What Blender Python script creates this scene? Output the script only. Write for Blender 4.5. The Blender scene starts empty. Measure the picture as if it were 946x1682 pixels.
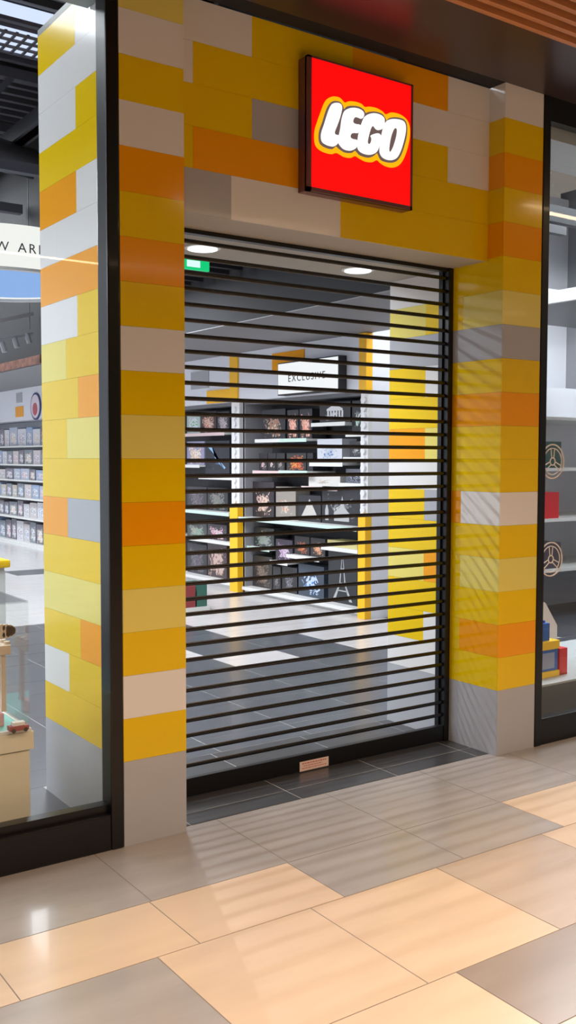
import bpy, bmesh, math, random
from mathutils import Vector, Matrix
S = bpy.context.scene
C = S.collection
random.seed(7)
PI = math.pi

# ---------------------------------------------------------------- camera
cd = bpy.data.cameras.new('camera'); cam = bpy.data.objects.new('camera', cd); C.objects.link(cam); S.camera = cam
yaw, pit, rol, F = 0.6073, 0.0550, 0.0018, 1614.5
fw = Vector((math.sin(yaw)*math.cos(pit), math.cos(yaw)*math.cos(pit), -math.sin(pit)))
r0 = Vector((math.cos(yaw), -math.sin(yaw), 0)); u0 = r0.cross(fw)
rt = r0*math.cos(rol) + u0*math.sin(rol); up = -r0*math.sin(rol) + u0*math.cos(rol)
M = Matrix((( rt.x, up.x, -fw.x, -1.7362), (rt.y, up.y, -fw.y, -3.6906), (rt.z, up.z, -fw.z, 1.6246), (0, 0, 0, 1)))
cam.matrix_world = M
cd.sensor_fit = 'VERTICAL'; cd.sensor_height = 24.0; cd.lens = F*24.0/1682.0
cd.clip_start = .05; cd.clip_end = 100

# ---------------------------------------------------------------- world, exposure, large lights
W = bpy.data.worlds.new('world'); S.world = W; W.use_nodes = True
W.node_tree.nodes['Background'].inputs[0].default_value = (1.0, .90, .80, 1)
W.node_tree.nodes['Background'].inputs[1].default_value = .20
S.view_settings.view_transform = 'Standard'; S.view_settings.look = 'None'
S.view_settings.exposure = 0.0; S.view_settings.gamma = 1.0; S.view_settings.use_curve_mapping = False

def area(name, loc, sx, sy, power, col, rot=(0, 0, 0), spread=180):
    l = bpy.data.lights.new(name, 'AREA'); l.shape = 'RECTANGLE'; l.size = sx; l.size_y = sy
    l.energy = power; l.color = col; l.spread = math.radians(spread)
    o = bpy.data.objects.new(name, l); o.location = loc; o.rotation_euler = rot; C.objects.link(o); return o
def spot(name, loc, target, power, col, ang=100, rad=.02, blend=.6):
    l = bpy.data.lights.new(name, 'SPOT'); l.energy = power; l.color = col; l.spot_size = math.radians(ang)
    l.spot_blend = blend; l.shadow_soft_size = rad
    o = bpy.data.objects.new(name, l); o.location = loc
    o.rotation_euler = (Vector(target)-Vector(loc)).to_track_quat('-Z', 'Y').to_euler(); C.objects.link(o); return o
WARM = (1.0, .70, .49); COOL = (.90, .95, 1.0)
# mall hall: unseen warm area lights in front of the shop, added as soft key
area('mall_light', (.6, -2.8, 3.52), 5.0, 1.2, 112, WARM, spread=125)
area('mall_light', (1.5, -6.0, 3.52), 8.0, 2.0, 190, WARM, spread=140)
# shop interior: unseen cool area lights, added to brighten the shop
area('shop_fill', (-2.1, 3.6, 5.7), 3.6, 3.6, 290, COOL)
area('shop_fill', (-2.9, 1.9, 3.0), 2.0, 2.6, 110, COOL)
area('shop_fill', (1.3, 3.2, 3.3), .8, 2.0, 55, COOL)
area('shop_fill', (2.2, 5.6, 3.3), 1.0, 2.2, 130, COOL)
area('shop_fill', (.8, 13.0, 5.7), 4.0, 6.0, 1100, COOL)
area('shop_fill', (5.2, 1.5, 3.9), 3.0, 1.6, 340, COOL)
# narrow beams behind the shutter, which throw the slat stripes outwards
spot('shop_beam', (1.15, 2.4, 3.2), (1.5, -.1, .3), 160, COOL, 60, .012)
spot('shop_beam', (.9, 1.75, 3.0), (2.2, .2, 1.0), 40, COOL, 70, .012)

# ---------------------------------------------------------------- materials
def lin(c):
    return tuple(((v/12.92) if v <= .04045 else ((v+.055)/1.055)**2.4) for v in c)
def hexc(r, g, b): return lin((r/255, g/255, b/255)) + (1,)
MATS = {}
def mat(name, rgb, rough=.5, metal=0, spec=.5, coat=0, noise=0, nscale=8, bump=0, bscale=40, stretch=None):
    if name in MATS: return MATS[name]
    m = bpy.data.materials.new(name); m.use_nodes = True; nt = m.node_tree; b = nt.nodes['Principled BSDF']
    c = hexc(*rgb)
    b.inputs['Base Color'].default_value = c; b.inputs['Roughness'].default_value = rough
    b.inputs['Metallic'].default_value = metal; b.inputs['Specular IOR Level'].default_value = spec
    b.inputs['Coat Weight'].default_value = coat; b.inputs['Coat Roughness'].default_value = .06
    tc = nt.nodes.new('ShaderNodeTexCoord'); src = tc.outputs['Object']
    if stretch:
        mp = nt.nodes.new('ShaderNodeMapping'); mp.inputs['Scale'].default_value = stretch
        nt.links.new(src, mp.inputs[0]); src = mp.outputs[0]
    if noise:
        n = nt.nodes.new('ShaderNodeTexNoise'); n.inputs['Scale'].default_value = nscale; n.inputs['Detail'].default_value = 6
        nt.links.new(src, n.inputs['Vector'])
        r = nt.nodes.new('ShaderNodeValToRGB')
        r.color_ramp.elements[0].position = .3; r.color_ramp.elements[1].position = .7
        r.color_ramp.elements[0].color = tuple(v*(1-noise) for v in c[:3])+(1,)
        r.color_ramp.elements[1].color = tuple(min(1, v*(1+noise)) for v in c[:3])+(1,)
        nt.links.new(n.outputs['Fac'], r.inputs[0]); nt.links.new(r.outputs[0], b.inputs['Base Color'])
    if bump:
        n2 = nt.nodes.new('ShaderNodeTexNoise'); n2.inputs['Scale'].default_value = bscale
        nt.links.new(tc.outputs['Object'], n2.inputs['Vector'])
        bp = nt.nodes.new('ShaderNodeBump'); bp.inputs['Strength'].default_value = bump; bp.inputs['Distance'].default_value = .004
        nt.links.new(n2.outputs['Fac'], bp.inputs['Height']); nt.links.new(bp.outputs[0], b.inputs['Normal'])
    MATS[name] = m; return m
def emit(name, rgb, s=1.0):
    if name in MATS: return MATS[name]
    m = bpy.data.materials.new(name); m.use_nodes = True; b = m.node_tree.nodes['Principled BSDF']
    b.inputs['Base Color'].default_value = hexc(*rgb); b.inputs['Emission Color'].default_value = hexc(*rgb)
    b.inputs['Base Color'].default_value = (.02, .02, .02, 1)
    b.inputs['Emission Strength'].default_value = s; b.inputs['Specular IOR Level'].default_value = .1; b.inputs['Roughness'].default_value = .3
    MATS[name] = m; return m
def glass_mat():
    m = bpy.data.materials.new('window_glass'); m.use_nodes = True; nt = m.node_tree
    for n in list(nt.nodes): nt.nodes.remove(n)
    o = nt.nodes.new('ShaderNodeOutputMaterial'); mx = nt.nodes.new('ShaderNodeMixShader')
    lw = nt.nodes.new('ShaderNodeLayerWeight'); lw.inputs['Blend'].default_value = .5
    pw = nt.nodes.new('ShaderNodeMath'); pw.operation = 'POWER'; pw.inputs[1].default_value = 4.0; nt.links.new(lw.outputs['Facing'], pw.inputs[0])
    fr = nt.nodes.new('ShaderNodeMath'); fr.operation = 'MULTIPLY_ADD'; fr.inputs[1].default_value = .8; fr.inputs[2].default_value = .022; nt.links.new(pw.outputs[0], fr.inputs[0])
    t = nt.nodes.new('ShaderNodeBsdfTransparent'); g = nt.nodes.new('ShaderNodeBsdfGlossy'); g.inputs['Roughness'].default_value = .0
    t.inputs[0].default_value = (.98, .99, .985, 1)
    nt.links.new(fr.outputs[0], mx.inputs[0]); nt.links.new(t.outputs[0], mx.inputs[1]); nt.links.new(g.outputs[0], mx.inputs[2])
    nt.links.new(mx.outputs[0], o.inputs[0]); return m
GLASS = glass_mat()
def art(name, base, c1, c2, scale=5, cover=.5, rough=.3):
    """printed cardboard: a dark or light box with a blurry picture in the middle of its front"""
    if name in MATS: return MATS[name]
    m = bpy.data.materials.new(name); m.use_nodes = True; nt = m.node_tree; b = nt.nodes['Principled BSDF']
    b.inputs['Roughness'].default_value = rough
    tc = nt.nodes.new('ShaderNodeTexCoord')
    n = nt.nodes.new('ShaderNodeTexNoise'); n.inputs['Scale'].default_value = scale; n.inputs['Detail'].default_value = 5
    n.inputs['Distortion'].default_value = 1.5
    v = nt.nodes.new('ShaderNodeTexVoronoi'); v.inputs['Scale'].default_value = scale*2.2
    nt.links.new(tc.outputs['Generated'], n.inputs['Vector']); nt.links.new(tc.outputs['Generated'], v.inputs['Vector'])
    # distance from the picture's centre on the front (generated y,z)
    sp = nt.nodes.new('ShaderNodeSeparateXYZ'); nt.links.new(tc.outputs['Generated'], sp.inputs[0])
    def mth(op, a, bb=None):
        q = nt.nodes.new('ShaderNodeMath'); q.operation = op
        for i, x in enumerate((a, bb)):
            if x is None: continue
            if isinstance(x, (int, float)): q.inputs[i].default_value = x
            else: nt.links.new(x, q.inputs[i])
        return q.outputs[0]
    dy = mth('ABSOLUTE', mth('SUBTRACT', sp.outputs[1], .5)); dz = mth('ABSOLUTE', mth('SUBTRACT', sp.outputs[2], .45))
    d = mth('MAXIMUM', dy, dz)
    f = mth('GREATER_THAN', mth('SUBTRACT', mth('ADD', n.outputs['Fac'], cover-.5), d), .22)
    mix1 = nt.nodes.new('ShaderNodeMix'); mix1.data_type = 'RGBA'
    nt.links.new(mth('GREATER_THAN', v.outputs['Distance'], .42), mix1.inputs[0])
    mix1.inputs[6].default_value = hexc(*c1); mix1.inputs[7].default_value = hexc(*c2)
    mix2 = nt.nodes.new('ShaderNodeMix'); mix2.data_type = 'RGBA'; nt.links.new(f, mix2.inputs[0])
    mix2.inputs[6].default_value = hexc(*base); nt.links.new(mix1.outputs[2], mix2.inputs[7])
    nt.links.new(mix2.outputs[2], b.inputs['Base Color'])
    MATS[name] = m; return m

Y = mat('brick_yellow', (236, 199, 0), .14, spec=.3, coat=.12, bump=.05, bscale=2.5)
O = mat('brick_orange', (245, 163, 0), .14, spec=.3, coat=.12, bump=.05, bscale=2.5)
P = mat('brick_pale', (231, 216, 112), .14, spec=.3, coat=.12, bump=.05, bscale=2.5)
Wt = mat('brick_white', (228, 227, 226), .14, spec=.3, coat=.12, bump=.05, bscale=2.5)
G = mat('brick_grey', (176, 178, 184), .16, spec=.3, coat=.12, bump=.05, bscale=2.5)
BR = {'Y': Y, 'O': O, 'P': P, 'W': Wt, 'G': G}
CORE = mat('joint_dark', (70, 62, 45), .7)
BLK = mat('black_metal', (12, 11, 14), .35, .0, spec=.4, coat=.1)
BLKS = mat('slat_black', (10, 10, 12), .25, .0, coat=.25)
CEIL = mat('ceiling_brown', (62, 50, 50), .28)
SOFF = mat('soffit_beige', (180, 176, 168), .6)
DKC = mat('shop_ceiling', (24, 24, 28), .8)
STEEL = mat('roof_steel', (92, 92, 98), .5)
WHI = mat('white_paint', (226, 228, 236), .5)
GRYW = mat('grey_paint', (150, 150, 156), .6)
BULK = mat('bulkhead_grey', (126, 126, 130), .6)
SHELF = mat('shelf_white', (226, 226, 224), .4)
SHB = mat('shelf_back', (60, 60, 64), .6)
WOOD = mat('slat_wood', (190, 130, 84), .45, noise=.15, nscale=3, stretch=(1, 12, 12))

# ---------------------------------------------------------------- mesh helpers
class MB:
    def __init__(s): s.v = []; s.f = []; s.m = []; s.mats = []
    def mi(s, m):
        if m not in s.mats: s.mats.append(m)
        return s.mats.index(m)
    def box(s, x0, x1, y0, y1, z0, z1, m, bev=0):
        k = s.mi(m); b = len(s.v)
        if bev <= 0:
            s.v += [(x, y, z) for x in (x0, x1) for y in (y0, y1) for z in (z0, z1)]
            for q in ((0, 1, 3, 2), (4, 6, 7, 5), (0, 4, 5, 1), (2, 3, 7, 6), (0, 2, 6, 4), (1, 5, 7, 3)):
                s.f.append(tuple(b+i for i in q)); s.m.append(k)
            return s
        bm = bmesh.new(); bmesh.ops.create_cube(bm, size=1)
        for v in bm.verts: v.co = Vector(((x0+x1)/2+v.co.x*(x1-x0), (y0+y1)/2+v.co.y*(y1-y0), (z0+z1)/2+v.co.z*(z1-z0)))
        bmesh.ops.bevel(bm, geom=bm.edges[:], offset=bev, segments=2, profile=.7, affect='EDGES')
        s.addbm(bm, k); return s
    def addbm(s, bm, k):
        b = len(s.v); bm.verts.index_update()
        s.v += [tuple(v.co) for v in bm.verts]
        for f in bm.faces: s.f.append(tuple(b+v.index for v in f.verts)); s.m.append(k)
        bm.free()
    def quad(s, pts, m):
        k = s.mi(m); b = len(s.v); s.v += [tuple(p) for p in pts]; s.f.append(tuple(range(b, b+len(pts)))); s.m.append(k); return s
    def tube(s, a, b_, r, m, n=10, r2=None, cap=True):
        k = s.mi(m); a = Vector(a); e = Vector(b_); d = (e-a).normalized(); r2 = r if r2 is None else r2
        x = d.orthogonal().normalized(); y = d.cross(x); b = len(s.v)
        for i in range(n):
            t = 2*PI*i/n; s.v.append(tuple(a+(x*math.cos(t)+y*math.sin(t))*r))
        for i in range(n):
            t = 2*PI*i/n; s.v.append(tuple(e+(x*math.cos(t)+y*math.sin(t))*r2))
        for i in range(n):
            j = (i+1) % n; s.f.append((b+i, b+j, b+n+j, b+n+i)); s.m.append(k)
        if cap:
            s.f.append(tuple(b+i for i in range(n))[::-1]); s.m.append(k)
            s.f.append(tuple(b+n+i for i in range(n))); s.m.append(k)
        return s
    def bar(s, a, e, w, h, m):
        """rectangular bar between two points"""
        k = s.mi(m); a = Vector(a); e = Vector(e); d = (e-a).normalized()
        x = d.cross(Vector((0, 0, 1))); x = x.normalized() if x.length > 1e-4 else Vector((1, 0, 0)); y = x.cross(d); b = len(s.v)
        for q in (a, e):
            for i, j in ((-1, -1), (1, -1), (1, 1), (-1, 1)): s.v.append(tuple(q+x*i*w/2+y*j*h/2))
        for q in ((0, 1, 5, 4), (1, 2, 6, 5), (2, 3, 7, 6), (3, 0, 4, 7), (3, 2, 1, 0), (4, 5, 6, 7)):
            s.f.append(tuple(b+i for i in q)); s.m.append(k)
        return s
    def prism(s, pts, y0, y1, m, holes=()):
        """outline in the x-z plane, thick from y0 (front) to y1, triangulated with holes"""
        k = s.mi(m)
        from mathutils.geometry import tessellate_polygon
        loops = [list(pts)]+[list(h) for h in holes]
        flat = [p for l in loops for p in l]; n = len(flat)
        tris = tessellate_polygon([[Vector((p[0], p[1], 0)) for p in l] for l in loops])
        b = len(s.v)
        s.v += [(p[0], y0, p[1]) for p in flat]+[(p[0], y1, p[1]) for p in flat]
        for t in tris:
            s.f.append((b+t[0], b+t[1], b+t[2])); s.m.append(k)
            s.f.append((b+n+t[2], b+n+t[1], b+n+t[0])); s.m.append(k)
        o = 0
        for l in loops:
            L = len(l)
            for i in range(L):
                j = (i+1) % L; s.f.append((b+o+i, b+o+j, b+n+o+j, b+n+o+i)); s.m.append(k)
            o += L
        return s
    def build(s, name, parent=None, label=None, cat=None, group=None, kind=None, smooth=False, origin=None):
        me = bpy.data.meshes.new(name)
        if origin is None and parent is None:
            xs = [v[0] for v in s.v]; ys = [v[1] for v in s.v]; zs = [v[2] for v in s.v]
            origin = ((min(xs)+max(xs))/2, (min(ys)+max(ys))/2, min(zs)) if kind != 'structure' else (0, 0, 0)
        if origin is None: origin = (0, 0, 0)
        if parent is not None and origin == (0, 0, 0): org = Vector(parent.get('_o', (0, 0, 0)))
        else: org = Vector(origin)
        me.from_pydata([tuple(Vector(v)-org) for v in s.v], [], s.f); me.update()
        for m in s.mats: me.materials.append(m)
        me.polygons.foreach_set('material_index', s.m)
        bm = bmesh.new(); bm.from_mesh(me); bmesh.ops.recalc_face_normals(bm, faces=bm.faces); bm.to_mesh(me); bm.free()
        if smooth:
            me.polygons.foreach_set('use_smooth', [True]*len(me.polygons))
            try: me.set_sharp_from_angle(angle=math.radians(35))
            except Exception: pass
        o = bpy.data.objects.new(name, me); C.objects.link(o)
        if parent is not None: o.parent = parent; o['_o'] = tuple(parent.get('_o', (0, 0, 0)))
        else: o.location = org; o['_o'] = tuple(org)
        tag(o, label, cat, group, kind); return o
def tag(o, label=None, cat=None, group=None, kind=None):
    if label: o['label'] = label
    if cat: o['category'] = cat
    if group: o['group'] = group
    if kind: o['kind'] = kind
def thing(name, loc, label=None, cat=None, group=None, kind=None):
    o = bpy.data.objects.new(name, None); C.objects.link(o); o.location = loc; o['_o'] = tuple(loc)
    o.empty_display_size = .1; tag(o, label, cat, group, kind); return o
def smooth_poly(pts, n=4):
    out = []; L = len(pts)
    for i in range(L):
        p0, p1, p2, p3 = (Vector(pts[(i+k-1) % L]) for k in range(4))
        for j in range(n):
            t = j/n
            q = .5*((2*p1)+(-p0+p2)*t+(2*p0-5*p1+4*p2-p3)*t*t+(-p0+3*p1-3*p2+p3)*t**3)
            out.append((q.x, q.y))
    return out
def text_mesh(body, size, ext=.002):
    cu = bpy.data.curves.new('lettering', 'FONT'); cu.body = body; cu.size = size; cu.space_character = 1.3; cu.space_word = 1.2; cu.extrude = ext
    cu.align_x = 'CENTER'; cu.align_y = 'CENTER'; cu.resolution_u = 3
    o = bpy.data.objects.new('lettering', cu); C.objects.link(o)
    dg = bpy.context.evaluated_depsgraph_get(); dg.update()
    me = bpy.data.meshes.new_from_object(o.evaluated_get(dg))
    vs = [v.co.copy() for v in me.vertices]; fs = [tuple(p.vertices) for p in me.polygons]
    bpy.data.objects.remove(o); bpy.data.curves.remove(cu); bpy.data.meshes.remove(me)
    return vs, fs
def text_part(name, body, size, fn, m, parent, ext=.002, spacing=None):
    vs, fs = text_mesh(body, size, ext)
    b = MB(); b.mi(m); b.v = [tuple(fn(v)) for v in vs]; b.f = fs; b.m = [0]*len(fs)
    return b.build(name, parent)

# ================================================================ STRUCTURE
H = .18; XR = 2.2175; XR2 = 2.5173; XL = .2951; YH = .1118; YS = .387
# ---- mall floor and shop floor: individually laid tiles in a grout bed
T_TAUPE = mat('tile_taupe', (162, 157, 154), .26, noise=.10, nscale=1.6, stretch=(1.2, 5, 1), coat=.1)
T_CREAM = mat('tile_cream', (212, 188, 162), .28, noise=.07, nscale=1.6, stretch=(1.2, 5, 1), coat=.1)
T_MID = mat('tile_sand', (186, 170, 156), .27, noise=.08, nscale=1.6, stretch=(1.2, 5, 1), coat=.1)
T_DEEP = mat('tile_brown', (144, 131, 122), .28, noise=.08, nscale=1.6, stretch=(1.2, 5, 1), coat=.1)
T_DARK = mat('tile_charcoal', (62, 63, 66), .3, noise=.14, nscale=2, stretch=(1.2, 14, 1), coat=.1)
T_SHOP = mat('tile_slate', (76, 79, 86), .28, noise=.10, nscale=2, stretch=(1.2, 9, 1), coat=.1)
T_LIGHT = mat('tile_light', (196, 192, 192), .25, noise=.05, nscale=2, stretch=(1.2, 6, 1), coat=.1)
GROUT = mat('grout', (136, 126, 116), .8)
GROUTL = mat('grout_light', (176, 176, 174), .8)
fl = MB(); g = .0022
def tile(x0, x1, y0, y1, m, gg=g):
    fl.box(x0+gg, x1-gg, y0+gg, y1-gg, -.012, 0, m)
fl.box(-6, 9, -9, .055, -.05, -.0012, GROUT); fl.box(-6, 9, .055, 20, -.05, -.0012, GROUTL)
def row(y0, y1, x0, dx, pick, xa=-6, xb=9, gg=g):
    n0 = math.floor((xa-x0)/dx); k = n0
    while x0+k*dx < xb:
        a, b = max(xa, x0+k*dx), min(xb, x0+(k+1)*dx)
        if b-a > .02: tile(a, b, y0, y1, pick(k), gg)
        k += 1
rr = random.Random(3)
row(-.515, .055, -.135, .61, lambda k: T_TAUPE)
row(-.89, -.515, -.145, .615, lambda k: {-2: T_CREAM, -1: T_CREAM, 0: T_CREAM, 1: T_TAUPE, 2: T_TAUPE, 3: T_CREAM, 4: T_CREAM}.get(k, T_TAUPE))
row(-1.51, -.89, -.305, .617, lambda k: {-1: T_TAUPE, 0: T_CREAM, 1: T_CREAM, 2: T_MID, 3: T_CREAM, -2: T_TAUPE}.get(k, T_CREAM))
row(-1.885, -1.51, -.18, .61, lambda k: {1: T_DEEP, 0: T_CREAM, -1: T_CREAM, 2: T_DEEP}.get(k, T_TAUPE))
yy = -1.885; q = 0
while yy > -8.9:
    h_ = .62 if q % 2 == 0 else .375
    row(max(-9, yy-h_), yy, -.3*(q % 3), .615, lambda k: rr.choice([T_TAUPE, T_CREAM, T_MID, T_CREAM])); yy -= h_; q += 1
gs = .0028
row(.055, .195, .35, .602, lambda k: T_DARK, XL, 2.13, gs); tile(2.13, XR, .055, .195, T_DARK, gs)
row(.195, .92, .35, .602, lambda k: T_DARK, XL, 2.13, gs); tile(2.13, XR, .195, .92, T_DARK, gs)
for a, b in ((-6, 0), (XR2, 9)): row(.055, .92, 1.02, .62, lambda k: T_SHOP, a, b, gs)
ys = [.92, 1.18, 1.79, 2.16, 2.77, 3.15, 3.76, 4.14]
while ys[-1] < 19.6: ys.append(ys[-1]+(.61 if len(ys) % 2 else .38))
lt = {(4, 2), (5, 1), (4, 4), (5, 4), (4, 5), (5, 5), (6, 3), (6, 4), (6, 5), (6, 1), (3, 5), (4, 6), (5, 6), (2, 5), (3, 6), (7, 4), (7, 5)}
for i in range(len(ys)-1):
    def pk(k, i=i):
        if (i, k) in lt: return T_LIGHT
        if ys[i] < 4.1: return T_SHOP
        if ys[i] < 5.3: return T_LIGHT if k >= 3 else T_SHOP
        if k == 3 and 9.2 < ys[i] < 9.8: return T_SHOP
        return T_LIGHT
    row(ys[i], min(20, ys[i+1]), 1.02, .62, pk, gg=gs)
fl.build('floor', kind='structure')

# ---- walls of the shop interior and of the mall hall
def struct(name, fn):
    b = MB(); fn(b); return b.build(name, kind='structure')
struct('wall_shelves', lambda b: (b.box(5.02, 5.12, 4.05, 20, 0, 2.3, WHI), b.box(4.52, 5.12, 4.05, 20, 2.3, 2.87, WHI)))
struct('wall_end', lambda b: b.box(4.583, 7.5, 3.93, 4.05, 0, 4.6, WHI))
struct('wall_right', lambda b: b.box(7.5, 7.6, -.0, 4.05, 0, 4.7, GRYW))
struct('wall_facade', lambda b: b.box(-4.2, 7.6, .0, .098, 3.601, 6.3, DKC))
struct('wall_back', lambda b: b.box(-4.1, 5.12, 20, 20.1, 0, 5.0, WHI))
struct('wall_left', lambda b: b.box(-4.2, -4.1, .1, 20.1, 0, 5.0, WHI))
MALLW = mat('mall_wall', (150, 138, 128), .5)
struct('wall_front', lambda b: (b.box(-6, 9, -9.1, -9, 0, 3.6, MALLW), b.box(-3.5, 0, -9.0, -8.96, .2, 2.9, mat('dark_shopfront', (60, 58, 60), .3)), b.box(1.5, 5.5, -9.0, -8.96, .2, 2.9, MATS['dark_shopfront'])))
struct('ceiling', lambda b: b.box(-6, 9, -.56, -.0, 3.6, 3.7, CEIL).box(-6, 9, -9, -.56, 3.72, 3.8, CEIL).box(-6, 9, -.56, -.54, 3.6, 3.72, CEIL))
struct('ceiling_bulkhead', lambda b: (b.box(3.12, 5.12, 4.05, 20, 2.872, 2.878, BULK), b.box(3.12, 4.58, 1.9, 4.05, 2.872, 2.878, BULK), b.box(3.12, 5.12, 4.05, 20, 2.878, 6.2, DKC), b.box(3.12, 4.58, 1.9, 4.05, 2.878, 6.2, DKC)))
# roof deck with ribs, skylight strips
rd = MB(); rd.box(-4.2, 7.6, .9, 20.1, 6.2, 6.3, DKC)
for k in range(76): rd.box(-4.2, 7.6, 1.0+k*.25, 1.07+k*.25, 6.13, 6.2, STEEL)
rd.build('ceiling', kind='structure')
SKY = emit('skylight_panel', (215, 228, 255), 1.1)
# wood slats over the mall
for k in range(5):
    b = MB(); y0 = -.56-.075*k; b.box(-6, 9, y0-.028, y0, 3.56, 3.66, WOOD)
    o = b.build('ceiling_slat', label='long orange-brown wooden ceiling slat running parallel to the shop front', cat='ceiling slat', group='wooden slats of the mall ceiling')
# shop entrance soffit with two round downlights
b = MB(); b.box(XL, 2.2175, YS-.2751+.004, .98, 2.689, 2.70, SOFF); b.build('trim_2', kind='structure')
b = MB(); b.box(-4, -.005, .10, .287, 3.515, 3.7, mat('head_grey', (150, 156, 158), .5)); b.build('trim_3', kind='structure')
b = MB(); b.box(2.60, 7.5, .10, .5, 3.42, 3.6, mat('blind_box', (176, 186, 192), .45)); b.build('trim_4', kind='structure')
b = MB(); b.box(0, XL, 0.0, .881, 3.6, 3.63, BLK); b.build('trim_5', kind='structure')
for i, (x, w) in enumerate(((.785, 'over the left half of the doorway'), (1.792, 'over the right half of the doorway'))):
    t = thing('downlight', (x, .70, 2.689), 'round recessed white downlight in the soffit '+w, 'downlight', 'downlights behind the shutter')
    MB().tube((x, .70, 2.6885), (x, .70, 2.682), .092, SHELF, 28).build('trim_ring', t, smooth=True)
    MB().tube((x, .70, 2.681), (x, .70, 2.676), .076, emit('downlight_lens', (236, 246, 250), 1.5), 28).build('lens', t, smooth=True)

# ================================================================ FACADE
def brickbox(b, x0, x1, y0, y1, z0, z1, m, e=.0004, axis='x'):
    if axis == 'x': b.box(x0+e, x1-e, y0, y1, z0+e, z1-e, m)
    else: b.box(x0, x1, y0+e, y1-e, z0+e, z1-e, m)
TH = .004
def rows(b, face, spec):
    """spec: list of (row0,row1,[(a,b,colour)...])"""
    for r0, r1, segs in spec:
        for a, c, col in segs: face(b, a, c, r0*H, min(3.6, r1*H), BR[col])
# left pillar
lp = MB(); lp.box(TH, XL-TH, TH, .881-TH, 0, 3.6, CORE)
front = lambda b, a, c, z0, z1, m: brickbox(b, a, c, 0, TH, z0, z1, m)
cols = 'YWYPYOYPYWYOYOWYWP'
sp = [(0, 2, [(0, XL, 'G')])]
seq = {2: 'Y', 3: 'W', 4: 'Y', 5: 'P', 6: 'Y', 7: 'O', 8: 'Y', 9: 'P', 10: 'Y', 11: 'W', 12: 'Y', 13: 'O', 14: 'Y', 15: 'O', 16: 'W', 17: 'Y', 18: 'W', 19: 'P'}
for k, c in seq.items(): sp.append((k, k+1, [(0, XL, c)]))
rows(lp, front, sp)
side = lambda b, a, c, z0, z1, m: brickbox(b, 0, TH, a, c, z0, z1, m, axis='y')
A_, B_, D_ = .44, .575, .881
rows(lp, side, [(0, 2, [(TH, D_, 'G')]), (2, 3, [(TH, D_, 'Y')]), (3, 4, [(TH, B_, 'Y'), (B_, D_, 'W')]), (4, 5, [(TH, A_, 'O'), (A_, D_, 'Y')]),
    (5, 6, [(TH, D_, 'P')]), (6, 7, [(TH, D_, 'Y')]), (7, 8, [(TH, B_, 'G'), (B_, D_, 'O')]), (8, 9, [(TH, D_, 'Y')]), (9, 10, [(TH, B_, 'P'), (B_, D_, 'Y')]),
    (10, 11, [(TH, A_, 'O'), (A_, D_, 'Y')]), (11, 12, [(TH, B_, 'Y'), (B_, D_, 'P')]), (12, 13, [(TH, A_, 'Y'), (A_, D_, 'W')]), (13, 14, [(TH, D_, 'O')]),
    (14, 15, [(TH, .672, 'W'), (.672, D_, 'W')]), (15, 16, [(TH, A_, 'W'), (A_, D_, 'O')]), (16, 17, [(TH, D_, 'Y')]), (17, 18, [(TH, A_, 'Y'), (A_, D_, 'W')]),
    (18, 19, [(TH, D_, 'W')]), (19, 20, [(TH, A_, 'W'), (A_, D_, 'Y')])])
inner = lambda b, a, c, z0, z1, m: brickbox(b, XL-TH, XL, a, c, z0, z1, m, axis='y')
sp = [(0, 2, [(TH, D_, 'G')])]+[(k, k+1, [(TH, A_, c), (A_, D_, 'YWYPYO'[k % 6])]) for k, c in seq.items()]
rows(lp, inner, sp)
lp.build('brick_pattern_pillar', label='shop front pillar left of the shutter, clad in yellow, orange and white glossy bricks', cat='pillar', origin=(XL/2, .44, 0))
# right pillar
RD = .915
rp = MB(); rp.box(XR+TH, XR2-TH, TH, RD-TH, 0, 3.6, CORE)
rf = lambda b, a, c, z0, z1, m: brickbox(b, a, c, 0, TH, z0, z1, m)
seqr = {2: 'Y', 3: 'O', 4: 'Y', 5: 'P', 6: 'Y', 7: 'W', 8: 'Y', 9: 'Y', 10: 'O', 11: 'Y', 12: 'G', 13: 'P', 14: 'Y', 15: 'O', 16: 'Y', 17: 'O', 18: 'Y', 19: 'W'}
rows(rp, rf, [(0, 2, [(XR, XR2, 'G')])]+[(k, k+1, [(XR, XR2, c)]) for k, c in seqr.items()])
rs = lambda b, a, c, z0, z1, m: brickbox(b, XR, XR+TH, a, c, z0, z1, m, axis='y')
a1, a2 = .295, .595
rows(rp, rs, [(0, 2, [(TH, RD, 'G')]), (2, 3, [(TH, YS, 'Y'), (YS, RD, 'W')]), (3, 4, [(TH, a1, 'O'), (a1, YS, 'Y'), (YS, a2, 'W'), (a2, RD, 'Y')]), (4, 5, [(TH, RD, 'Y')]),
    (5, 6, [(TH, a1, 'P'), (a1, YS, 'Y'), (YS, a2, 'O'), (a2, RD, 'P')]), (6, 7, [(TH, RD, 'Y')]), (7, 8, [(TH, a1, 'W'), (a1, YS, 'O'), (YS, a2, 'G'), (a2, RD, 'Y')]),
    (8, 9, [(TH, YS, 'Y'), (YS, RD, 'W')]), (9, 10, [(TH, YS, 'Y'), (YS, a2, 'P'), (a2, RD, 'O')]), (10, 11, [(TH, YS, 'O'), (YS, RD, 'Y')]),
    (11, 12, [(TH, YS, 'Y'), (YS, a2, 'W'), (a2, RD, 'Y')]), (12, 13, [(TH, RD, 'G')]), (13, 14, [(TH, a1, 'P'), (a1, a2, 'Y'), (a2, RD, 'P')]),
    (14, 15, [(TH, YS, 'Y'), (YS, RD, 'W')]), (15, 16, [(TH, RD, 'O')]), (16, 17, [(TH, RD, 'Y')]), (17, 18, [(TH, RD, 'O')]), (18, 19, [(TH, RD, 'Y')]), (19, 20, [(TH, RD, 'W')])])
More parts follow.
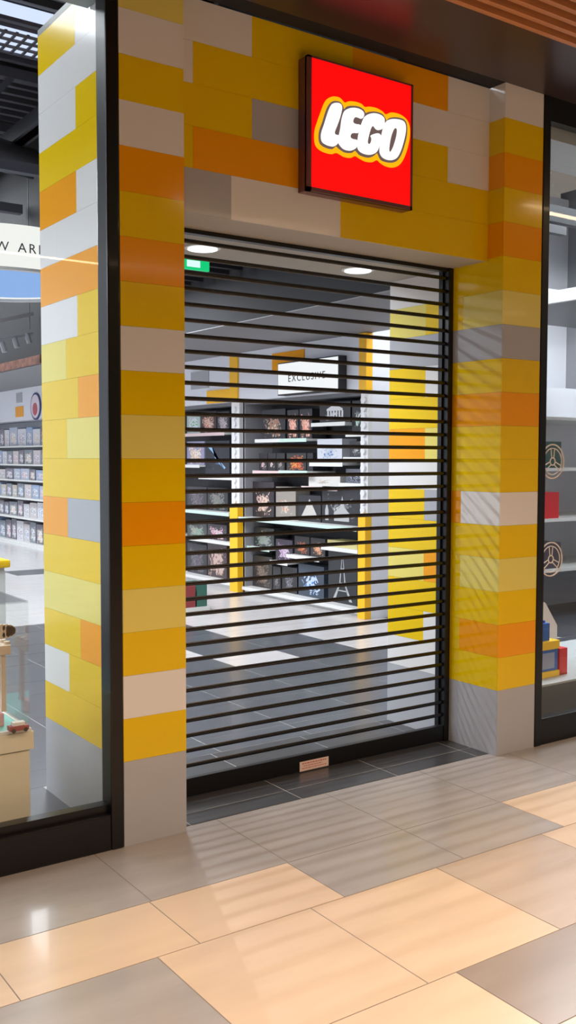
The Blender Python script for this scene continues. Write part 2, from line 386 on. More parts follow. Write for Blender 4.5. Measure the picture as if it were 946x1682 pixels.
rp.build('brick_pattern_pillar', label='shop front pillar right of the shutter, clad in yellow, orange and white glossy bricks', cat='pillar', origin=((XR+XR2)/2, .44, 0))
# header over the doorway
hd = MB(); hd.box(XL, XR, YH+TH, .98, 2.70, 3.6, CORE)
hf = lambda b, a, c, z0, z1, m: brickbox(b, a, c, YH, YH+TH, max(z0, 2.6865), z1, m)
rows(hd, hf, [(14.9, 16, [(XL, .595, 'G'), (.595, 1.21, 'W'), (1.21, XR, 'Y')]), (16, 17, [(XL, .402, 'Y'), (.402, 1.3, 'O'), (1.3, XR, 'Y')]),
    (17, 18, [(XL, .705, 'Y'), (.705, 1.21, 'G'), (1.21, 1.915, 'Y'), (1.915, XR, 'W')]), (18, 19, [(XL, .402, 'W'), (.402, 1.3, 'Y'), (1.3, XR, 'W')]),
    (19, 20, [(XL, .705, 'W'), (.705, 1.28, 'Y'), (1.28, 1.912, 'O'), (1.912, XR, 'W')])])
hd.build('doorway_header', label='brick-patterned fascia above the doorway carrying the red sign', cat='fascia')

# ---- illuminated square sign
sg = thing('shop_sign', (1.28, YH, 2.856), 'red illuminated square wall sign with white rounded letters on the doorway fascia', 'sign')
FRM = mat('sign_frame', (104, 58, 62), .3, coat=.3)
x0, x1, z0, z1, yf = .959, 1.603, 2.856, 3.466, .037
b = MB(); b.box(x0, x1, yf+.004, YH, z0, z1, FRM, bev=.006)
for q in ((x0, x0+.022, z0, z1), (x1-.012, x1, z0, z1), (x0, x1, z0, z0+.018), (x0, x1, z1-.008, z1)):
    b.box(q[0], q[1], yf-.001, yf+.02, q[2], q[3], FRM)
b.build('sign_frame', sg)
MB().box(x0+.026, x1-.013, yf+.001, yf+.010, z0+.02, z1-.006, emit('sign_red', (255, 0, 4), 1.0)).build('red_panel', sg)
POLY = {
'L': [(1.0962,3.274),(1.1239,3.2827),(1.1455,3.2796),(1.1544,3.264),(1.1505,3.2415),(1.1403,3.2085),(1.1245,3.1713),(1.1112,3.1378),(1.1327,3.1356),(1.1408,3.1246),(1.1329,3.0983),(1.1171,3.0799),(1.0972,3.0721),(1.0656,3.0726),(1.0382,3.0812),(1.0279,3.1009),(1.0301,3.1289),(1.0456,3.1686),(1.0649,3.2215),(1.0805,3.2554)],
'E': [(1.1801,3.2648),(1.2084,3.2767),(1.241,3.2814),(1.2698,3.2777),(1.2857,3.265),(1.285,3.2472),(1.2702,3.2324),(1.2414,3.2343),(1.2267,3.2271),(1.2203,3.2114),(1.2317,3.2067),(1.258,3.2079),(1.268,3.1985),(1.2623,3.1785),(1.2501,3.1623),(1.2255,3.1578),(1.2093,3.1498),(1.2053,3.1377),(1.2175,3.1337),(1.2405,3.1335),(1.2504,3.1195),(1.2408,3.0926),(1.2098,3.0733),(1.1692,3.0705),(1.141,3.0842),(1.1273,3.1035),(1.1327,3.1356),(1.1405,3.1681),(1.1483,3.2131),(1.1617,3.2481)],
'G': [(1.3156,3.2697),(1.349,3.2794),(1.3871,3.2786),(1.4102,3.2671),(1.4146,3.2455),(1.4072,3.2185),(1.392,3.2047),(1.3708,3.1988),(1.3539,3.2033),(1.3412,3.2124),(1.3287,3.1973),(1.3164,3.1632),(1.31,3.1335),(1.3167,3.1283),(1.3267,3.1397),(1.3291,3.156),(1.3231,3.1645),(1.3331,3.1758),(1.3667,3.1884),(1.3853,3.1855),(1.3923,3.1708),(1.3841,3.1308),(1.3717,3.103),(1.3507,3.0833),(1.313,3.0717),(1.2672,3.0751),(1.244,3.0963),(1.2461,3.144),(1.2581,3.1903),(1.2784,3.2384),(1.2948,3.2574)],
'O': [(1.4513,3.2706),(1.4902,3.2782),(1.5296,3.2773),(1.5474,3.2612),(1.5495,3.2257),(1.5351,3.1709),(1.5137,3.1182),(1.4879,3.0844),(1.449,3.07),(1.406,3.0736),(1.3828,3.0953),(1.3824,3.1305),(1.3922,3.1836),(1.4071,3.2313),(1.4256,3.2573)],
'Oh': [(1.482,3.2293),(1.4908,3.2264),(1.4867,3.1946),(1.4681,3.1426),(1.4485,3.1133),(1.4441,3.1286),(1.4539,3.1789),(1.4691,3.2159)],
'Y': [(1.074,3.291),(1.1039,3.3064),(1.1397,3.3094),(1.1614,3.2996),(1.1743,3.2929),(1.2001,3.3044),(1.2408,3.3096),(1.2738,3.3068),(1.2945,3.2971),(1.3236,3.3042),(1.3656,3.3063),(1.4039,3.2979),(1.4254,3.2881),(1.4596,3.3038),(1.5117,3.3063),(1.5558,3.2922),(1.5783,3.2638),(1.5816,3.2121),(1.5663,3.1503),(1.5404,3.0934),(1.51,3.0589),(1.4709,3.0426),(1.4277,3.0419),(1.3934,3.0522),(1.372,3.0614),(1.3426,3.0468),(1.3007,3.0428),(1.2633,3.051),(1.2385,3.0575),(1.21,3.0444),(1.1694,3.0424),(1.1292,3.0529),(1.0974,3.0424),(1.0501,3.0433),(1.0149,3.0556),(0.9993,3.0803),(0.9991,3.1292),(1.0144,3.1749),(1.0336,3.2215),(1.0529,3.2652)],
'K': [(1.0804,3.2665),(1.104,3.2848),(1.1398,3.289),(1.1599,3.2745),(1.1664,3.2602),(1.1841,3.2762),(1.2165,3.2858),(1.2574,3.2897),(1.2864,3.281),(1.2973,3.2686),(1.3155,3.2772),(1.3574,3.2868),(1.3998,3.2843),(1.4213,3.2661),(1.4274,3.2576),(1.447,3.2743),(1.4901,3.2859),(1.5383,3.2855),(1.5588,3.2634),(1.5594,3.2145),(1.5441,3.1594),(1.5226,3.11),(1.4923,3.0755),(1.4491,3.0616),(1.3975,3.0638),(1.3778,3.0848),(1.3692,3.0929),(1.3465,3.0749),(1.3131,3.0621),(1.2632,3.0649),(1.2359,3.081),(1.2139,3.0671),(1.1733,3.0619),(1.1371,3.0729),(1.121,3.0807),(1.0973,3.064),(1.0618,3.0639),(1.0304,3.0737),(1.0202,3.0964),(1.0231,3.1337),(1.0416,3.1802),(1.0609,3.233)],
}
def inset(pts, d):
    n = len(pts); ar = sum(pts[i][0]*pts[(i+1) % n][1]-pts[(i+1) % n][0]*pts[i][1] for i in range(n)); sg_ = 1 if ar > 0 else -1; out = []
    for i in range(n):
        a, c = Vector(pts[i-1]), Vector(pts[(i+1) % n]); t_ = (c-a)
        if t_.length < 1e-7: out.append(pts[i]); continue
        t_.normalize(); out.append((pts[i][0]-t_.y*sg_*d, pts[i][1]+t_.x*sg_*d))
    return out
def layer(keys, y0, y1, m, holes=(), d=0):
    b = MB()
    for k in keys: b.prism(inset(smooth_poly(POLY[k], 4), d), y0, y1, m, [inset(smooth_poly(POLY[h], 4), -d) for h in holes])
    return b
layer(['Y'], yf-.003, yf+.001, emit('sign_yellow', (255, 186, 8), 1.0)).build('yellow_outline', sg)
layer(['K'], yf-.006, yf-.003, emit('sign_brown', (118, 96, 92), .8)).build('dark_outline', sg)  # brownish outline round the letters, the sign's own colour
SW = emit('sign_white', (255, 255, 252), 1.15)
for k in 'LEG': layer([k], yf-.012, yf-.006, SW, (), .0034).build('letter', sg)
layer(['O'], yf-.012, yf-.006, SW, ['Oh'], .0028).build('letter', sg)

# ---- roller shutter
SHN = XL+.002; SHX = 2.180
rsh = thing('roller_shutter', ((SHN+SHX)/2, YS, 0), 'closed black see-through roller shutter of thin horizontal bars across the doorway', 'shutter')
n = 35; zt = 2.632; zb = .152
for k in range(n):
    z = zb+(zt-zb)*k/(n-1)
    b = MB(); km = b.mi(BLKS); base = len(b.v)
    prof = [(.0052*math.cos(2*PI*i/10), .0105*math.sin(2*PI*i/10)) for i in range(10)]
    for x in (SHN, SHX+.01): b.v += [(x, YS+p_[0], z+p_[1]) for p_ in prof]
    for i in range(10): j = (i+1) % 10; b.f.append((i, j, 10+j, 10+i)); b.m.append(km)
    b.f.append(tuple(range(10))[::-1]); b.m.append(km); b.f.append(tuple(range(10, 20))); b.m.append(km)
    b.build('shutter_bar', rsh, smooth=True)
MB().box(SHN, SHX+.005, YS-.012, YS+.02, .004, .092, BLK, bev=.004).build('bottom_rail', rsh)
MB().box(SHN, SHX, YS-.01, YS+.03, 2.668, 2.689, BLK, bev=.003).build('top_rail', rsh)
MB().box(SHX, XR-.001, YS-.018, YS+.05, .0, 2.689, BLK, bev=.004).box(SHX-.012, SHX, YS+.02, YS+.05, 0, 2.689, BLK).build('guide_rail', rsh)
MB().box(SHN-.001, SHN+.03, YS+.022, YS+.05, 0, 2.689, BLK).build('guide_rail', rsh)
st = MB().box(1.165, 1.351, YS-.0135, YS-.012, .006, .056, mat('label_white', (238, 214, 204), .5)).build('warning_sticker', rsh, label='white sticker with red print')
RP = mat('label_print', (206, 120, 104), .5)
b = MB()
for (a, c, z, h_) in ((1.18, 1.335, .042, .006), (1.19, 1.31, .030, .004), (1.18, 1.335, .018, .004)):
    x = a
    while x < c: w = random.uniform(.008, .022); b.box(x, min(c, x+w), YS-.0141, YS-.0135, z, z+h_, RP); x += w+.004
b.build('printed_lines', st)

# ---- shop windows either side
w1 = thing('window_1', (-2, .04, 0), kind='structure')
fr = MB(); fr.box(-.058, -.003, -.004, .092, 0, 3.6, BLK, bev=.008); fr.box(-4, -.058, 0, .09, 0, .150, BLK, bev=.006); fr.box(-4, -.058, .03, .085, .15, .185, BLK); fr.box(-4, -.058, 0, .09, 3.52, 3.6, BLK)
fr.build('window_frame', w1)
MB().box(-4, -.056, .040, .046, .18, 3.54, GLASS).build('glass_pane', w1)
w2 = thing('window_2', (5, .04, 0), kind='structure')
fr = MB(); fr.box(2.519, 2.575, -.004, .06, 0, 3.6, BLK, bev=.005); fr.box(2.575, 7.5, .0, .06, 0, .150, BLK, bev=.006); fr.box(2.575, 7.5, 0, .06, 3.47, 3.6, BLK)
fr.box(2.556, 2.592, .012, .05, .15, 3.47, mat('frame_sheen', (84, 72, 70), .25, coat=.4))  # lighter strip paints the reflection on the black frame's glossy side
fr.build('window_frame', w2)
MB().box(2.59, 7.5, .028, .034, .148, 3.48, GLASS).build('glass_pane', w2)

# ---- mall line lights (seen mirrored in the glass and bricks)
LN = emit('line_light', (255, 222, 176), 20)
def line_lamp(x0, x1, y, z, lab):
    t = thing('linear_lamp', ((x0+x1)/2, y, z), lab, 'lamp')
    MB().box(x0, x1, y-.03, y+.03, z, z+.05, BLK).build('housing', t)
    MB().box(x0+.01, x1-.01, y-.022, y+.022, z-.008, z, LN).build('diffuser', t)
    for x in (x0+.4, x1-.4): MB().tube((x, y, z+.05), (x, y, 3.72), .004, STEEL, 6).build('hanging_rod', t)
line_lamp(-5.5, 7.5, -4.6, 3.38, 'long warm linear lamp hung in the mall, farther from the shop front')
line_lamp(3.6, 7.5, -1.1, 3.40, 'warm linear lamp hung in front of the right window')
line_lamp(1.8, 3.5, -2.9, 3.55, 'short warm linear lamp close under the mall ceiling')

# ================================================================ SHOP INTERIOR THROUGH THE DOORWAY
# shelf columns: yellow above and below, white studded middle
def column(y0, y1, lab, wy):
    t = thing('shelf_column', (4.54, (y0+y1)/2, 0), lab, 'column', 'studded columns between the shelf bays')
    YC = mat('column_yellow', (252, 190, 20), .35); YW = mat('column_white', (222, 222, 224), .4)
    MB().box(4.50, 4.583, y0, y1, 2.30, 2.868, YC, bev=.004).build('upper_block', t, label='yellow upper block')
    b = MB().box(4.53, 4.583, y0, y1, 1.06, 2.30, YW)
    k = 0; z = 1.10
    while z < 2.27:
        b.tube((4.53, (y0+y1)/2, z), (4.505, (y0+y1)/2, z), .034, YW, 12); z += .085
    b.build('studded_post', t, label='white post with round studs')
    MB().box(4.50, 4.583, y0, y1, 0, 1.06, YC, bev=.004).build('lower_block', t, label='yellow lower block')
    if wy: MB().box(4.50, 4.518, y1, y1+.55, 2.30, 2.46, YC, bev=.003).build('side_block', t, label='yellow block beside the top')
column(3.93, 4.045, 'yellow and white studded column at the near end of the shelf wall', False)
column(6.35, 6.53, 'yellow and white studded column between the two shelf bays', True)
# header bricks on the white fascia
for (a, c, z0_, z1_, m, lab) in ((5.0, 5.62, 2.60, 2.80, O, 'amber block on the white fascia above the lightbox sign'), (7.05, 7.5, 2.5, 2.72, G, 'pale grey block on the white fascia left of the studded column'),
        (13.7, 14.1, 2.36, 2.55, O, 'amber block on the white fascia between the round badges'), (13.75, 14.05, 2.62, 2.8, G, 'grey block on the white fascia above the amber block')):
    MB().box(4.510, 4.52, a, c, z0_, z1_, m).build('fascia_block', label=lab, cat='wall block')
# round badges on the far fascia
for y, lab in ((15.3, 'round dark-rimmed badge farthest along the white fascia'), (13.05, 'round dark-rimmed badge on the white fascia beside the pillar edge')):
    t = thing('round_badge', (4.51, y, 2.45), lab, 'badge')
    MB().tube((4.52, y, 2.52), (4.50, y, 2.52), .24, mat('badge_rim', (52, 58, 110), .4), 28).build('rim', t, smooth=True)
    MB().tube((4.50, y, 2.52), (4.495, y, 2.52), .205, mat('badge_face', (226, 214, 226), .4), 28).build('face', t, smooth=True)
    MB().tube((4.495, y, 2.47), (4.49, y, 2.47), .11, mat('badge_motif', (190, 90, 96), .4), 18).build('motif', t, smooth=True)
# lightbox with lettering
t = thing('lightbox_sign', (4.45, 4.81, 2.31), 'white rectangular lightbox sign with thin black lettering above the shelves', 'sign')
MB().box(4.415, 4.516, 4.262, 5.366, 2.312, 2.668, mat('sign_black', (40, 40, 44), .4), bev=.003).build('casing', t)
MB().box(4.410, 4.416, 4.275, 5.352, 2.325, 2.655, emit('lightbox_white', (246, 250, 252), .95)).build('lit_face', t)
text_part('lettering', 'EXCLUSIVE', .105, lambda v: (4.408-v.z, 4.82-v.x*1.05, 2.482+v.y), mat('ink', (30, 30, 32), .5), t, .001)
# shelving bays
MINT = mat('price_strip', (200, 226, 214), .4); PINK = mat('price_strip_pink', (222, 196, 196), .4)
def bay(y0, y1, boards, lab):
    t = thing('shelving_unit', (4.8, (y0+y1)/2, 0), lab, 'shelves', 'shelf bays along the shop wall')
    MB().box(4.99, 5.018, y0, y1, .0, 2.30, SHB).build('back_panel', t)
    for y in (y0, y1-.02): MB().box(4.60, 4.99, y, y+.02, 0, 2.30, GRYW).build('side_panel', t)
    MB().box(4.60, 4.99, y0+.02, y1-.02, 0, .03, SHELF).box(4.595, 4.60, y0+.02, y1-.02, 0, .05, SHELF).build('plinth', t)
    MB().box(4.60, 4.99, y0+.02, y1-.02, 2.26, 2.30, mat('canopy_grey', (110, 110, 114), .5)).build('canopy', t)
    for (a, c, z, xf, m) in boards:
        b = MB(); b.box(xf+.006, 4.99, a, c, z-.024, z, SHELF); b.box(xf, xf+.006, a, c, z-.036, z+.004, m); b.build('shelf_board', t)
    return t
bay(4.05, 6.35, [(5.6, 6.15, 1.84, 4.62, SHELF), (5.08, 5.6, 1.838, 4.60, MINT), (4.42, 5.02, 2.0, 4.62, SHELF), (4.08, 4.41, 1.88, 4.62, SHELF), (5.62, 6.2, 1.47, 4.62, PINK),
    (5.06, 5.62, 1.478, 4.60, MINT), (4.46, 5.05, 1.57, 4.62, SHELF), (4.08, 4.45, 1.63, 4.62, SHELF), (4.55, 5.2, 1.31, 4.62, PINK), (4.08, 4.52, 1.36, 4.62, SHELF),
    (4.07, 6.33, .915, 4.50, MINT), (5.84, 6.33, .56, 4.62, MINT), (4.84, 5.46, .53, 4.60, SHELF), (5.47, 5.83, .43, 4.62, SHELF), (4.2, 4.83, .67, 4.62, SHELF), (4.07, 6.33, .07, 4.55, SHELF)], 'near white shelf bay under the lightbox sign, filled with dark boxes')
bay(6.53, 8.9, [(6.85, 8.88, 1.94, 4.62, PINK), (7.48, 8.88, 1.53, 4.62, SHELF), (6.6, 7.47, 1.385, 4.60, SHELF), (6.55, 8.88, .945, 4.50, MINT), (6.55, 8.88, .57, 4.60, SHELF), (6.55, 8.88, .085, 4.55, SHELF)], 'second white shelf bay beyond the middle studded column')
# boxed sets: (y0,y1,z0,z1, base, colour1, colour2, label words)
D = (46, 46, 50)
BX = [
 (5.63, 6.12, 1.84, 2.19, D, (206, 190, 170), (160, 120, 100), 'dark box with a pale tower picture on the upper shelf, left end', 5, .45),
 (5.37, 5.59, 1.838, 2.17, D, (222, 120, 96), (240, 190, 170), 'dark box with an orange-red flower picture, left one of the pair', 6, .5),
 (5.11, 5.35, 1.838, 2.17, D, (222, 120, 96), (240, 190, 170), 'dark box with an orange-red flower picture, right one of the pair', 6, .5),
 (4.43, 4.97, 2.0, 2.22, (38, 38, 42), (214, 214, 216), (170, 170, 176), 'wide black box with a white building picture on the top shelf', 4, .3),
 (4.20, 4.40, 1.88, 2.22, (34, 36, 40), (90, 170, 130), (200, 210, 206), 'black box with a green figure picture at the right end of the top shelf', 5, .35),
 (4.57, 5.01, 1.57, 1.83, (206, 210, 218), (96, 120, 170), (180, 190, 206), 'white box with a blue ship picture', 5, .4),
 (4.20, 4.44, 1.63, 1.80, (50, 50, 54), (196, 196, 200), (120, 120, 126), 'black box with a pale arch picture', 4, .35),
 (6.0, 6.18, 1.47, 1.68, (44, 40, 44), (180, 130, 140), (200, 180, 180), 'narrow dark box with pink print, left of the row of three', 5, .4),
 (5.82, 5.99, 1.47, 1.68, (44, 40, 44), (170, 130, 130), (206, 196, 190), 'narrow dark box with pale print, middle of the row of three', 5, .35),
 (5.64, 5.81, 1.47, 1.68, (44, 42, 44), (190, 180, 170), (120, 110, 110), 'narrow dark box with beige print, right of the row of three', 5, .4),
 (5.22, 5.60, 1.478, 1.68, (48, 50, 48), (224, 170, 70), (190, 70, 60), 'dark box with a yellow and red bouquet picture', 7, .5),
 (5.09, 5.2, 1.478, 1.68, (40, 40, 44), (70, 70, 76), (90, 90, 96), 'slim plain black box beside the bouquet box', 4, .2),
 (4.60, 5.17, 1.31, 1.44, (214, 210, 206), (150, 120, 100), (190, 180, 170), 'flat white box with brown print lying under the ship box', 5, .3),
 (4.2, 4.50, 1.36, 1.51, (96, 98, 108), (160, 164, 180), (60, 60, 70), 'small blue-grey box on the short right shelf', 5, .5),
 (5.86, 6.32, .915, 1.34, (52, 46, 50), (196, 150, 156), (214, 190, 170), 'large dark box with a tall pink house picture on the wide shelf', 6, .42),
 (5.42, 5.82, .915, 1.29, (150, 142, 134), (224, 130, 80), (196, 190, 180), 'grey-beige box with orange flowers printed low on its front', 6, .35),
 (4.94, 5.37, .915, 1.21, (44, 44, 48), (190, 186, 180), (150, 146, 140), 'black box with a pale pyramid picture', 4, .1),
 (4.24, 4.92, .915, 1.32, (42, 42, 46), (180, 180, 182), (110, 110, 114), 'large black box with grey skyline print at the right of the wide shelf', 6, .38),
 (5.86, 6.30, .56, .79, (52, 60, 58), (120, 150, 120), (150, 150, 156), 'dark green box with foliage print below the wide shelf', 7, .5),
 (5.48, 5.82, .43, .68, (60, 52, 66), (150, 110, 150), (200, 180, 200), 'dark purple box below the beige flower box', 6, .45),
 (5.15, 5.44, .53, .74, (40, 38, 40), (220, 130, 70), (170, 90, 60), 'black box with an orange claw picture', 5, .42),
 (4.86, 5.13, .53, .74, (40, 38, 40), (206, 120, 80), (220, 170, 130), 'black box with upright orange flames printed on it', 8, .42),
 (4.3, 4.82, .67, .74, (230, 220, 150), (210, 190, 110), (240, 236, 210), 'flat pale yellow box lying on the low right shelf', 5, .2),
 (5.90, 6.32, .07, .45, (56, 52, 50), (150, 130, 116), (110, 100, 96), 'dark brown box on the bottom shelf next to the middle column', 7, .45),
 (5.72, 5.88, .07, .35, (46, 46, 50), (140, 130, 124), (100, 96, 100), 'narrow dark box with beige print on the bottom shelf', 5, .4),
 (5.39, 5.69, .07, .37, (46, 46, 50), (150, 146, 160), (100, 96, 100), 'dark box with grey-lilac figure print on the bottom shelf', 6, .38),
 (4.88, 5.36, .07, .43, (60, 70, 84), (80, 130, 200), (190, 206, 230), 'bottom-shelf box with a blue fish picture', 5, .42),
 (4.3, 4.80, .07, .62, (40, 42, 46), (70, 72, 76), (90, 92, 96), 'tall black box with a slim lattice tower picture at the right end', 4, .0),
 (7.60, 7.95, 1.94, 2.21, (176, 190, 186), (110, 180, 130), (210, 214, 220), 'pale box with a green shape, far left of the second bay top shelf', 4, .5),
 (7.18, 7.58, 1.94, 2.22, (60, 46, 48), (190, 90, 84), (214, 190, 170), 'dark red box with figure print in the second bay top shelf', 7, .5),
 (6.86, 7.16, 1.94, 2.21, (44, 42, 48), (130, 110, 130), (190, 180, 180), 'black box with small figures, nearest the middle column on top', 7, .5),
 (7.49, 7.95, 1.53, 1.84, (150, 146, 176), (214, 170, 120), (230, 220, 214), 'lilac box with a bright character picture in the second bay', 6, .5),
 (6.86, 7.46, 1.385, 1.84, (42, 44, 52), (140, 180, 224), (70, 90, 120), 'large black box with a diagonal blue beam in the second bay', 3, .25),
 (7.43, 7.95, .945, 1.24, (62, 58, 64), (130, 120, 130), (90, 84, 90), 'dark grey box on the wide shelf of the second bay, left one', 7, .5),
 (6.90, 7.41, .945, 1.24, (48, 48, 52), (150, 130, 130), (110, 120, 114), 'black box with small prints on the wide shelf of the second bay, right one', 7, .5),
 (7.43, 7.95, .57, .76, (72, 76, 76), (190, 150, 150), (120, 160, 140), 'grey box with pale flowers below the wide shelf of the second bay', 6, .5),
 (6.93, 7.41, .57, .77, (64, 56, 64), (196, 110, 130), (214, 200, 206), 'dark box with rose print below the wide shelf of the second bay', 6, .5),
 (7.43, 7.95, .085, .48, (56, 54, 60), (120, 112, 124), (90, 84, 90), 'dark violet-grey box at the bottom of the second bay, left one', 6, .5),
 (6.93, 7.41, .085, .54, (70, 58, 58), (150, 112, 104), (196, 170, 160), 'brown box with a diagonal print at the bottom of the second bay', 5, .5),
]
xf = 4.70
boxes = {}
for i, (a, c, z0_, z1_, base, c1, c2, lab, sc, cov) in enumerate(BX):
    m = art('print_%d' % i, base, c1, c2, sc, cov)
    b = MB(); b.box(xf, xf+.2, a, c, z0_, z1_, m, bev=.002)
    boxes[i] = b.build('toy_box', label=lab, cat='box', group='boxed sets on the near shelf bays')
def relief(i, polys, rgb, nm='picture'):
    o = boxes[i]; m = mat('ink_%d_%d_%d' % rgb, rgb, .4); b = MB(); k = b.mi(m)
    for pl in polys:
        base = len(b.v); n = len(pl)
        b.v += [(xf-.0015, y, z) for y, z in pl]; b.f.append(tuple(range(base, base+n))); b.m.append(k)
    ob = b.build(nm, o); return ob
# pale pyramid, white house with columns, tower lattice, blue beam
relief(16, [[(5.32, .95), (5.15, 1.17), (4.98, .95)]], (196, 192, 186))
relief(3, [[(4.85, 2.03), (4.85, 2.06), (4.55, 2.06), (4.55, 2.03)]]+[[(4.83-.05*k, 2.06), (4.83-.05*k, 2.13), (4.80-.05*k, 2.13), (4.80-.05*k, 2.06)] for k in range(6)]+[[(4.84, 2.13), (4.84, 2.15), (4.70, 2.20), (4.56, 2.15), (4.56, 2.13)]], (216, 216, 218))
tw = []
for s_ in (-1, 1):
    c0 = 4.55
    tw += [[(c0+s_*.17, .10), (c0+s_*.12, .10), (c0+s_*.035, .28), (c0+s_*.055, .28)], [(c0+s_*.055, .28), (c0+s_*.035, .28), (c0+s_*.006, .56), (c0+s_*.012, .56)]]
tw += [[(c0-.09, .20), (c0+.09, .20), (c0+.085, .212), (c0-.085, .212)], [(c0-.055, .28), (c0+.055, .28), (c0+.05, .292), (c0-.05, .292)], [(c0-.02, .44), (c0+.02, .44), (c0+.02, .448), (c0-.02, .448)]]
relief(27, tw, (176, 178, 180))
relief(32, [[(7.44, 1.79), (6.95, 1.50), (6.98, 1.48), (7.2, 1.6), (7.3, 1.78)]], (150, 186, 226))
relief(17, [[(4.86, .95), (4.86, 1.06), (4.83, 1.14), (4.80, 1.06), (4.80, .95)], [(4.70, .95), (4.70, 1.04), (4.60, 1.10), (4.56, 1.22), (4.52, 1.10), (4.44, 1.04), (4.44, .95)]], (176, 176, 178))
# yellow side block boxes on the floor near the shelves: small book display
t = thing('floor_display', (3.34, 5.45, 0), 'small low display of red and green packs standing on the shop floor', 'display')
MB().box(3.16, 3.5, 5.3, 5.6, 0, .05, SHELF).build('base', t)
MB().box(3.36, 3.48, 5.32, 5.58, .05, .30, art('pack_green', (60, 110, 96), (150, 200, 180), (210, 220, 214), 4, .4), bev=.003).build('green_pack', t, label='dark green pack')
MB().box(3.20, 3.34, 5.32, 5.58, .05, .28, art('pack_red', (150, 60, 64), (214, 190, 180), (60, 60, 66), 4, .4), bev=.003).build('red_pack', t, label='dark red pack')
# exit sign hung inside the doorway
t = thing('exit_sign', (1.6, 2.2, 2.9), 'green illuminated emergency exit sign hanging behind the top of the shutter', 'sign')
MB().box(1.40, 1.70, 2.2, 2.225, 2.895, 2.965, emit('exit_green', (10, 196, 116), 1.1), bev=.003).build('green_face', t)
MB().box(1.525, 1.625, 2.195, 2.2, 2.912, 2.955, emit('exit_white', (214, 244, 240), 1.1)).build('white_pictogram', t)
for x in (1.45, 1.65): MB().tube((x, 2.21, 2.965), (x, 2.21, 6.13), .004, STEEL, 6).build('hanging_wire', t)
# dark ceiling baffles seen over the shutter
BAF = mat('baffle_dark', (32, 32, 37), .55)
for k in range(17):
    y = 1.15+.24*k
    MB().box(.45*y+.2, 3.11 if y > 1.8 else 4.4, y, y+.06, 3.34, 3.46, BAF).build('ceiling_baffle', label='dark ceiling baffle running across the shop behind the shutter', cat='ceiling baffle', group='dark baffles under the shop roof')

# ================================================================ SHOP SEEN THROUGH THE LEFT WINDOW
# far shelf bay
def farbay(y0, y1, lab, fill):
    t = thing('shelving_unit', (4.8, (y0+y1)/2, 0), lab, 'shelves', 'shelf bays along the shop wall')
    MB().box(4.99, 5.018, y0, y1, 0, 2.3, mat('back_light', (200, 204, 210), .5)).build('back_panel', t)
    for y in (y0, y1-.02): MB().box(4.58, 4.99, y, y+.02, 0, 2.3, SHELF).build('side_panel', t)
    MB().box(4.50, 4.99, y0+.02, y1-.02, 0, .05, SHELF).build('plinth', t)
    zs = [.06, .52, .88, 1.21, 1.5, 1.84]
    for z in zs: MB().box(4.55 if z < 1 else 4.6, 4.99, y0+.02, y1-.02, z-.03, z, SHELF).build('shelf_board', t)
    if not fill: return
    pal = [((176, 184, 204), 'pale blue'), ((206, 196, 196), 'pale pink'), ((120, 128, 140), 'grey'), ((150, 170, 206), 'sky blue'), ((190, 178, 160), 'beige'), ((110, 104, 116), 'dark grey'), ((214, 214, 220), 'white')]
    prn = [((200, 120, 130), 'red'), ((90, 130, 190), 'blue'), ((224, 180, 120), 'orange'), ((120, 120, 130), 'charcoal'), ((150, 100, 150), 'purple')]
    names = ['bottom', 'second lowest', 'third lowest', 'middle', 'second highest', 'top']
    R = random.Random(11); seen = {}
    for zi, z in enumerate(zs):
        y = y1-.06; n = 0
        hh = (zs[zi+1]-z-.07) if zi+1 < len(zs) else .36
        while y > y0+.1:
            w = R.choice([.3, .36, .44, .26]); w = min(w, y-y0-.05)
            if w < .12: break
            h_ = hh*R.uniform(.82, 1.0); n += 1
            bc, bn = R.choice(pal); pc, pn = R.choice(prn); key = (zi, bn, pn)
            while key in seen: bc, bn = R.choice(pal); pc, pn = R.choice(prn); key = (zi, bn, pn)
            seen[key] = 1
            m = art('far_%s_%s' % (bn, pn), bc, pc, (226, 226, 230), 5, .5)
            MB().box(4.68, 4.9, y-w, y, z, z+h_, m, bev=.002).build('toy_box', label='%s toy box with %s print, %s far shelf through left window' % (bn, pn, names[zi]), cat='box', group='boxed sets on the far shelf bay')
            y -= w+.025
farbay(11.8, 16.6, 'far white shelf bay full of pale toy boxes seen through the left window', True)
# hung ring sign with lettering
rc = Vector((1.93, 7.3)); RR = 1.1; zr0, zr1 = 3.56, 3.99
t = thing('ring_sign', (rc.x, rc.y, zr0), 'large white ring-shaped hanging sign with thin grey lettering seen through the left window', 'sign')
def ring(r0_, r1_, z0_, z1_, m, nm, lab=None, seg=72):
    b = MB(); k = b.mi(m)
    for i in range(seg):
        a = 2*PI*i/seg; c_, s_ = math.cos(a), math.sin(a)
        b.v += [(rc.x+r0_*c_, rc.y+r0_*s_, z0_), (rc.x+r1_*c_, rc.y+r1_*s_, z0_), (rc.x+r1_*c_, rc.y+r1_*s_, z1_), (rc.x+r0_*c_, rc.y+r0_*s_, z1_)]
    for i in range(seg):
        j = (i+1) % seg
        for q in range(4): w_ = (q+1) % 4; b.f.append((4*i+q, 4*i+w_, 4*j+w_, 4*j+q)); b.m.append(k)
    return b.build(nm, t, label=lab, smooth=True)
ring(RR-.03, RR, zr0, zr1, emit('ring_white', (250, 250, 246), 1.0), 'outer_band')
ring(RR-.045, RR-.032, zr0+.02, zr1-.02, emit('ring_blue', (150, 190, 250), .9), 'inner_band', 'sky blue inner band')
ring(RR-.06, RR+.012, zr0-.03, zr0-.002, mat('ring_rim', (206, 206, 206), .5), 'bottom_rim')
